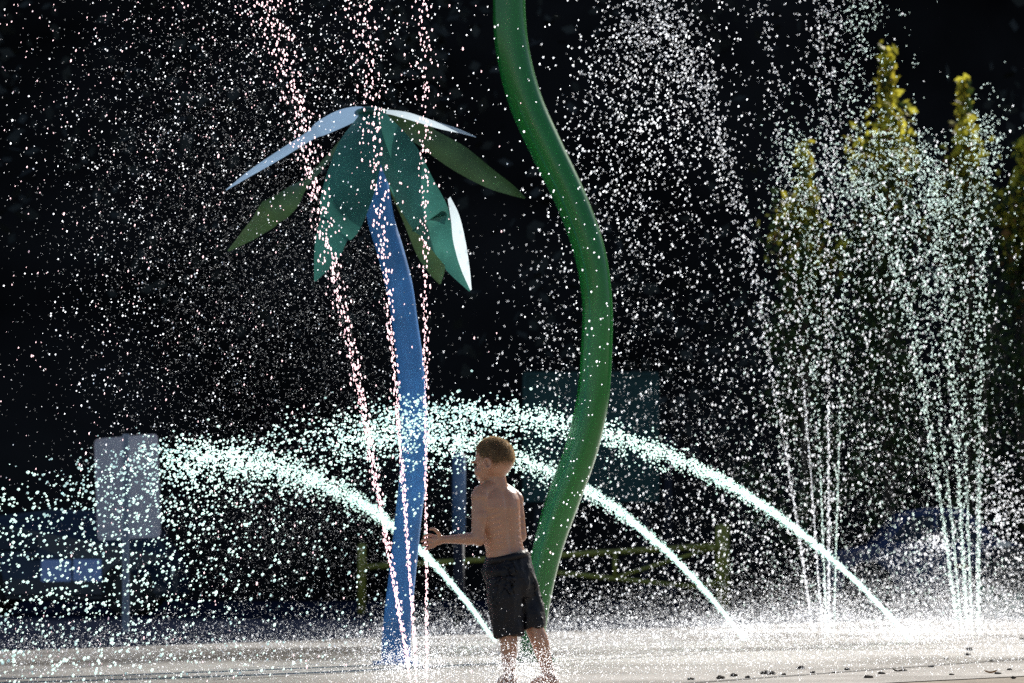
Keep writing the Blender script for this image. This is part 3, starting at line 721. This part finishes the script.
    from_bm('waistband', bm, M['shorts'], sh_, True)
    bm = bmesh.new(); p = [B(536, 580, .0), B(540, 592, .0), B(543, 606, .0), B(545, 617, .0)]
    return t
boy()

# ---------------------------------------------------------------- water
def ico():
    bm = bmesh.new(); bmesh.ops.create_icosphere(bm, subdivisions=1, radius=1); bm.verts.ensure_lookup_table()
    V = np.array([v.co[:] for v in bm.verts], np.float32); F = np.array([[v.index for v in f.verts] for f in bm.faces], np.int32); bm.free(); return V, F
ICO = ico()
OCT = (np.array([(1, 0, 0), (-1, 0, 0), (0, 1, 0), (0, -1, 0), (0, 0, 1), (0, 0, -1)], np.float32),
       np.array([(0, 2, 4), (2, 1, 4), (1, 3, 4), (3, 0, 4), (2, 0, 5), (1, 2, 5), (3, 1, 5), (0, 3, 5)], np.int32))
def drops(name, C, rad, D, el, material, parent=None, base=ICO):
    """C centres, rad radii, D unit motion direction, el elongation along it"""
    ok = (C[:, 2] > .012) & (C[:, 1] > 6); C, rad, D, el = C[ok], rad[ok], D[ok], el[ok]
    V0, F0 = base; n = len(C); nv = len(V0); nf = len(F0)
    proj = D @ V0.T                                             # n x nv
    V = C[:, None, :] + rad[:, None, None] * (V0[None] + D[:, None, :] * (proj * (el[:, None] - 1))[:, :, None])
    F = (F0[None] + (np.arange(n, dtype=np.int32) * nv)[:, None, None]).reshape(-1)
    me = bpy.data.meshes.new(name)
    me.vertices.add(n * nv); me.vertices.foreach_set('co', V.astype(np.float32).ravel())
    me.loops.add(len(F)); me.loops.foreach_set('vertex_index', F.astype(np.int32))
    me.polygons.add(n * nf); me.polygons.foreach_set('loop_start', np.arange(0, len(F), 3, dtype=np.int32))
    me.polygons.foreach_set('use_smooth', np.ones(n * nf, bool)); me.update()
    return link(name, me, material, parent)
Gv = np.array([0, 0, -9.81])
def fly(p, v, k, age, wind):
    """integrate drops with quadratic drag k (1/m) up to their own age"""
    p = p.copy(); v = v.copy(); t = np.zeros(len(p)); dt = .012; wind = np.array(wind)
    while True:
        m = t < age
        if not m.any(): break
        rel = v[m] - wind; sp_ = np.linalg.norm(rel, axis=1)[:, None]
        kk = k[m][:, None]; acc = Gv - 0 * rel
        vn = (v[m] + acc * dt + kk * sp_ * dt * wind) / (1 + kk * sp_ * dt)
        v[m] = vn; p[m] += vn * dt; t[m] += dt
    return p, v
WIND = (-.55, -.15, 0)
def jet(name, label, base, vel, H, material, group, nb_dt=.0031, tube_w=.010, shed=900, r=.0045, spread=.06, tmax=2.0, klo=.03, khi=.5, wind=WIND, core_end=1.15, solid=.18, rfall=1.0, strands=2):
    """upright jet: bead strings that rise and break up, and the drops it sheds, falling back"""
    vz = math.sqrt(2 * 9.81 * H); T = vz / 9.81; base = np.array(base); Cs = []; Rs = []; Ds = []; Es = []
    for st in range(strands):
        v0 = np.array([vel[0], vel[1], vz]) + np.array([rng.normal(0, .022), rng.normal(0, .022), 0]) * (1 if st else 0)
        t = np.arange(.01, T * core_end, nb_dt); n = len(t); t = t + rng.normal(0, nb_dt * .22, n)
        off = rng.normal(size=(n, 3)) * (spread * (t / T)[:, None] ** 1.45) * np.array([1, 1, .6])
        wob = 1 + rng.normal(0, .022, n) * (t / T); nb = n; C = base + v0 * (t * wob)[:, None] + .5 * Gv * (t ** 2)[:, None] + off + np.array([tube_w * (st - .5) * (.3 + .7 * 1), 0, 0])
        V = v0 + Gv * t[:, None]; sp_ = np.linalg.norm(V, axis=1); D = V / sp_[:, None]
        el = 1.1 + 1.6 * (sp_ / sp_.max()) ** 2 * rng.uniform(.6, 1.2, n)
        Cs.append(C); Rs.append(r * rng.uniform(.5, 1.0, n) * (.75 + .28 * t / T)); Ds.append(D); Es.append(el)
    # closely spaced beads make a near solid rod at the nozzle
    t = np.arange(0, T * solid, .0011); n = len(t); v0 = np.array([vel[0], vel[1], vz])
    C = base + v0 * t[:, None] + .5 * Gv * (t ** 2)[:, None] + rng.normal(size=(n, 3)) * .0022; V = v0 + Gv * t[:, None]; D = V / np.linalg.norm(V, axis=1)[:, None]
    Cs.append(C); Rs.append(np.full(n, r * .42) * (1 - .5 * t / t.max())); Ds.append(D); Es.append(np.full(n, 3.0))
    # shed drops
    n = shed; tb = T * rng.beta(2.2, 1.1, n) * .95
    p = base + v0 * tb[:, None] + .5 * Gv * (tb ** 2)[:, None] + rng.normal(size=(n, 3)) * spread * (tb / T)[:, None]
    v = (v0 + Gv * tb[:, None]) * rng.uniform(.6, 1.0, (n, 1)) + rng.normal(size=(n, 3)) * np.array([.32, .32, .25])
    k = np.exp(rng.uniform(math.log(klo), math.log(khi), n)); age = rng.uniform(0, tmax, n)
    p, v = fly(p, v, k, age, wind); sp_ = np.linalg.norm(v, axis=1)
    Cs.append(p); Rs.append(r * np.clip(.58 * rng.lognormal(0, .33, n), .2, 1.1) * (k / klo) ** -.13 * rfall); Ds.append(v / np.maximum(sp_, .01)[:, None]); Es.append(1 + .17 * sp_ * rng.uniform(.5, 1.2, n))
    o = drops(name, np.concatenate(Cs), np.concatenate(Rs), np.concatenate(Ds), np.concatenate(Es), material)
    tag(o, label, 'water jet', group); return o
g1 = 'upright jets in front of the palm'
YF = 17.25
jet('water_jet', 'pinkish beaded jet leaning left, leftmost of those before the blue trunk', G(411, YF), (-1.58, .1), 4.5, M['w_pink'], g1, shed=2000, r=.0058, tmax=2.4, khi=1.2, spread=.19, nb_dt=.0034, strands=6, tube_w=.003, rfall=.8)
jet('water_jet', 'beaded jet crossing the blue trunk, between the leaning and the upright one', G(417, YF), (-.66, .0), 4.9, M['w_pink'], g1, shed=1200, r=.0058, tmax=2.4, khi=1.2, spread=.16, nb_dt=.0034, strands=4, tube_w=.004, rfall=.8)
jet('water_jet', 'beaded upright jet passing through the hand of the boy', G(427, BY + .1), (-.07, .0), 5.2, M['w_pink'], g1, shed=420, r=.0052, tmax=1.8, khi=.8, spread=.10, strands=3, tube_w=.003, nb_dt=.003, wind=(-.3, -.1, 0))
g2 = 'upright jets right of the green pole'
YM = 30.0
jet('water_jet', 'jet curving far to the left toward the top, leftmost right of the pole', G(813, YM), (-1.34, -.2), 4.9, M['w_white'], g2, shed=2300, r=.0056, spread=.14, tmax=1.5, rfall=1.05)
jet('water_jet', 'thin jet leaning slightly left, second from the left beyond the pole', G(822, YM), (-.72, -.1), 6.2, M['w_white'], g2, shed=700, r=.0058, spread=.10, tmax=1.9, strands=1)
jet('water_jet', 'tallest straight jet rising in the middle of its group of four', G(828, YM), (.02, -.1), 5.6, M['w_white'], g2, shed=1100, r=.0058, spread=.16, tmax=1.6)
jet('water_jet', 'jet leaning slightly right, nearest to the tallest sapling', G(833, YM), (.30, -.1), 5.3, M['w_green'], g2, shed=1000, r=.0057, spread=.12, tmax=1.7, strands=1)
jet('water_jet', 'short jet falling back before the short yellow tinged sapling', G(826, YM), (-.28, -.1), 3.9, M['w_green'], g2, shed=1000, r=.0057, spread=.13, tmax=1.6, strands=1)
g3 = 'upright jets at the right edge of the pad'
YR = 32.0
for i, (px, vx, H, lb) in enumerate([(957, -1.02, 3.85, 'jet bending furthest left in the fan at the right edge'), (961, -.72, 4.2, 'second jet from the left in the fan at the right edge'), (966, -.42, 4.0, 'third jet from the left in the fan at the right edge'),
                                     (971, -.22, 3.75, 'fourth jet from the left in the fan at the right edge'), (977, .06, 4.2, 'upright rightmost jet of the fan at the right edge')]):
    jet('water_jet', lb, G(px, YR), (vx, -.1), H, M['w_green'], g3, shed=800 if i < 4 else 500, r=.0060, spread=.12, tmax=1.35, strands=1 if i % 2 else 2, tube_w=.02, wind=(-.25, -.1, 0), khi=.3)

def arc(label, start, peak, material, n_core, n_fall, r, tmax, seedspread=.05):
    """arching jet: start and peak in the world; it thins and scatters after the peak"""
    s = np.array(start); q = np.array(peak); H = q[2] - s[2]; vz = math.sqrt(2 * 9.81 * H); T = vz / 9.81
    v0 = np.array([(q[0] - s[0]) / T, (q[1] - s[1]) / T, vz]); out = []
    t = rng.uniform(0, 1, n_core) ** 1.15 * T * 1.2; f = t / T; sprd = .007 + seedspread * f ** 1.9
    C = s + v0 * t[:, None] + .5 * Gv * (t ** 2)[:, None] + rng.normal(size=(n_core, 3)) * sprd[:, None] * np.array([1.2, 1.2, .62])
    C[:, 2] -= np.abs(rng.exponential(.8, n_core)) * .055 * f ** 1.6
    V = v0 + Gv * t[:, None]; D = V / np.linalg.norm(V, axis=1)[:, None]
    out.append((C, r * rng.uniform(.5, 1.0, n_core) * (.5 + .45 * f), D, 1.2 + .9 * rng.random(n_core) * (1.2 - f)))
    # fine strands hugging the jet near the nozzle
    n2 = n_core // 2; t = rng.uniform(0, .6, n2) * T; f = t / T
    C = s + v0 * t[:, None] + .5 * Gv * (t ** 2)[:, None] + rng.normal(size=(n2, 3)) * (.006 + .02 * f)[:, None]
    V = v0 + Gv * t[:, None]; D = V / np.linalg.norm(V, axis=1)[:, None]
    out.append((C, r * .5 * rng.uniform(.6, 1.1, n2), D, np.full(n2, 3.0) - f * 2))
    tb = T * rng.uniform(.5, 1.2, n_fall)
    p = s + v0 * tb[:, None] + .5 * Gv * (tb ** 2)[:, None] + rng.normal(size=(n_fall, 3)) * seedspread
    v = (v0 + Gv * tb[:, None]) * (1 - .5 * rng.beta(1.1, 2.6, (n_fall, 1))) + rng.normal(size=(n_fall, 3)) * np.array([.3, .3, .22])
    k = np.exp(rng.uniform(math.log(.015), math.log(.4), n_fall)); age = rng.uniform(0, tmax, n_fall)
    p, v = fly(p, v, k, age, WIND); sp_ = np.linalg.norm(v, axis=1)
    out.append((p, r * np.clip(.62 * rng.lognormal(0, .3, n_fall), .25, 1.1), v / sp_[:, None], 1.05 + .08 * sp_))
    o = drops('arching_water_jet', *[np.concatenate([a[i] for a in out]) for i in range(4)], material)
    tag(o, label, 'water jet', 'arching jets shooting left across the pad')
arc('longest arching jet, landing-free end rising from the right behind the pole', G(912, 28), P(505, 411, 21.0), M['w_aqua'], 3700, 2000, .0074, .75)
arc('arching jet rising just right of the pole and passing behind the head', G(745, 28.5), P(425, 433, 21.0), M['w_aqua'], 3100, 1900, .0074, .8)
arc('arching jet rising behind the boy and passing behind the blue trunk', G(496, 28), P(228, 453, 20.6), M['w_aqua'], 3300, 2700, .0074, .95)

def cloud(name, label, spec, material, base=ICO):
    """loose airborne drops: spec rows (px, py, Y, sx px, sy px, sY m, count, radius, elongation)"""
    Cs = []; Rs = []; Es = []
    for px, py, Y, sx, sy, sY, n, r, e in spec:
        y = Y + rng.normal(0, sY, n); sc = y / FP; c = P(px, py, Y)
        x = c.x + rng.normal(0, sx, n) * Y / FP; z = c.z + rng.normal(0, sy, n) * Y / FP
        Cs.append(np.stack([x, y, z], 1)); Rs.append(r * .86 * np.clip(rng.lognormal(0, .4, n), .3, 1.55)); Es.append(np.full(n, e) * rng.uniform(.85, 1.2, n))
    C = np.concatenate(Cs); n = len(C); D = np.tile(np.array([-.12, 0, -1.0]) / 1.007, (n, 1)) + rng.normal(size=(n, 3)) * .12; D /= np.linalg.norm(D, axis=1)[:, None]
    o = drops(name, C, np.concatenate(Rs), D, np.concatenate(Es), material, base=base)
    tag(o, label, 'spray', kind='stuff')
cloud('falling_spray', 'loose bright drops falling all across the pad', [
    (650, 110, 24, 45, 60, 1.5, 900, .0048, 1.15), (610, 200, 22, 40, 90, 1.5, 260, .0042, 1.15), (690, 330, 26, 45, 120, 2, 250, .0044, 1.3),
    (570, 400, 19, 30, 130, 1, 220, .0036, 1.15), (470, 60, 20, 60, 60, 1.5, 60, .0036, 1.1), (340, 60, 19, 70, 60, 1.2, 600, .0034, 1.15),
    (200, 120, 19, 70, 110, 1.5, 700, .0032, 1.15), (150, 330, 19, 70, 120, 1.5, 600, .0033, 1.15), (330, 330, 19, 60, 100, 1.2, 350, .0030, 1.15),
    (850, 400, 30, 80, 140, 2, 750, .0045, 2.0), (760, 470, 29, 60, 90, 2, 450, .0045, 1.9), (900, 260, 31, 70, 60, 1.5, 450, .0048, 1.9), (700, 560, 27, 90, 50, 2, 600, .0045, 1.3), (500, 540, 20, 90, 90, 1.5, 250, .0034, 1.2)], M['w_white'])
cloud('fine_spray', 'fine grey mist of tiny drops drifting left of the palm', [
    (240, 150, 24, 90, 110, 3, 8000, .0020, 1), (230, 330, 24, 90, 110, 3, 7000, .0020, 1), (350, 300, 24, 40, 110, 2, 2600, .0020, 1),
    (640, 330, 25, 60, 100, 2, 1600, .0023, 1), (300, 530, 24, 100, 45, 2, 6500, .0017, 1), (700, 480, 26, 110, 80, 2, 3500, .0022, 1.1), (900, 480, 30, 80, 90, 2, 4500, .0026, 1.2)], M['w_mist'], OCT)
# low splash over the wet pad: drops bouncing off the concrete
def splash():
    n = 300000
    px = rng.uniform(-60, 1084, n); Y = rng.uniform(15.6, 42, n)
    x = (px - 512) / FP * Y; z = rng.exponential(.08 + .07 * np.clip((px - 400) / 500, 0, 1), n)
    lim = (Y < 25 + (x + 3.0) * 2.28 + rng.normal(0, 2.2, n))
    near = Y > 16.0 + np.maximum(0, x) * 1.1
    w_ = .32 + .33 * np.clip((px - 350) / 350, 0, 1) + .45 * np.exp(-((px - 410) / 50) ** 2) + .3 * np.exp(-((px - 525) / 30) ** 2)
    m = lim & near & (z < .9) & (rng.random(n) < w_); C = np.stack([x, Y, z], 1)[m]
    D = rng.normal(size=C.shape) * .5 + np.array([0, 0, 1.]); D /= np.linalg.norm(D, axis=1)[:, None]
    o = drops('ground_splash', C, .0013 * rng.lognormal(0, .38, len(C)) * np.clip(C[:, 1] / 18, 1, 2.0), D, np.full(len(C), 1.3), M['w_mist'], base=OCT)
    o.data.materials.append(M['w_white']); mi = np.repeat((rng.random(len(o.data.polygons) // 8) < .3).astype(np.int32), 8); o.data.polygons.foreach_set('material_index', mi)
    tag(o, 'low haze of splashing drops bouncing off the wet pad', 'splash', kind='stuff')
splash()
cloud('foot_splash', 'fine splash kicked up around the feet of the boy and the jet bases', [
    (524, 668, 16.25, 26, 12, .25, 3300, .0014, 1.3), (412, 664, 17.0, 26, 13, .3, 2400, .0014, 1.4), (825, 612, 29.6, 30, 12, .5, 1500, .0024, 1.4), (966, 600, 31.6, 32, 14, .5, 1800, .0025, 1.4), (740, 628, 27.8, 24, 9, .4, 1500, .0022, 1.3), (905, 630, 27.6, 34, 10, .5, 2200, .0024, 1.3)], M['w_white'], OCT)
cloud('low_fountain_spray', 'small bushy burst of spray left of the right fan of jets', [
    (935, 543, 31, 11, 6, .2, 170, .0045, 1.1), (915, 556, 31, 20, 8, .2, 130, .004, 1.1), (925, 590, 31, 28, 20, .25, 500, .0030, 1.1), (1000, 520, 31, 18, 40, .3, 700, .0045, 1.3)], M['w_white'])
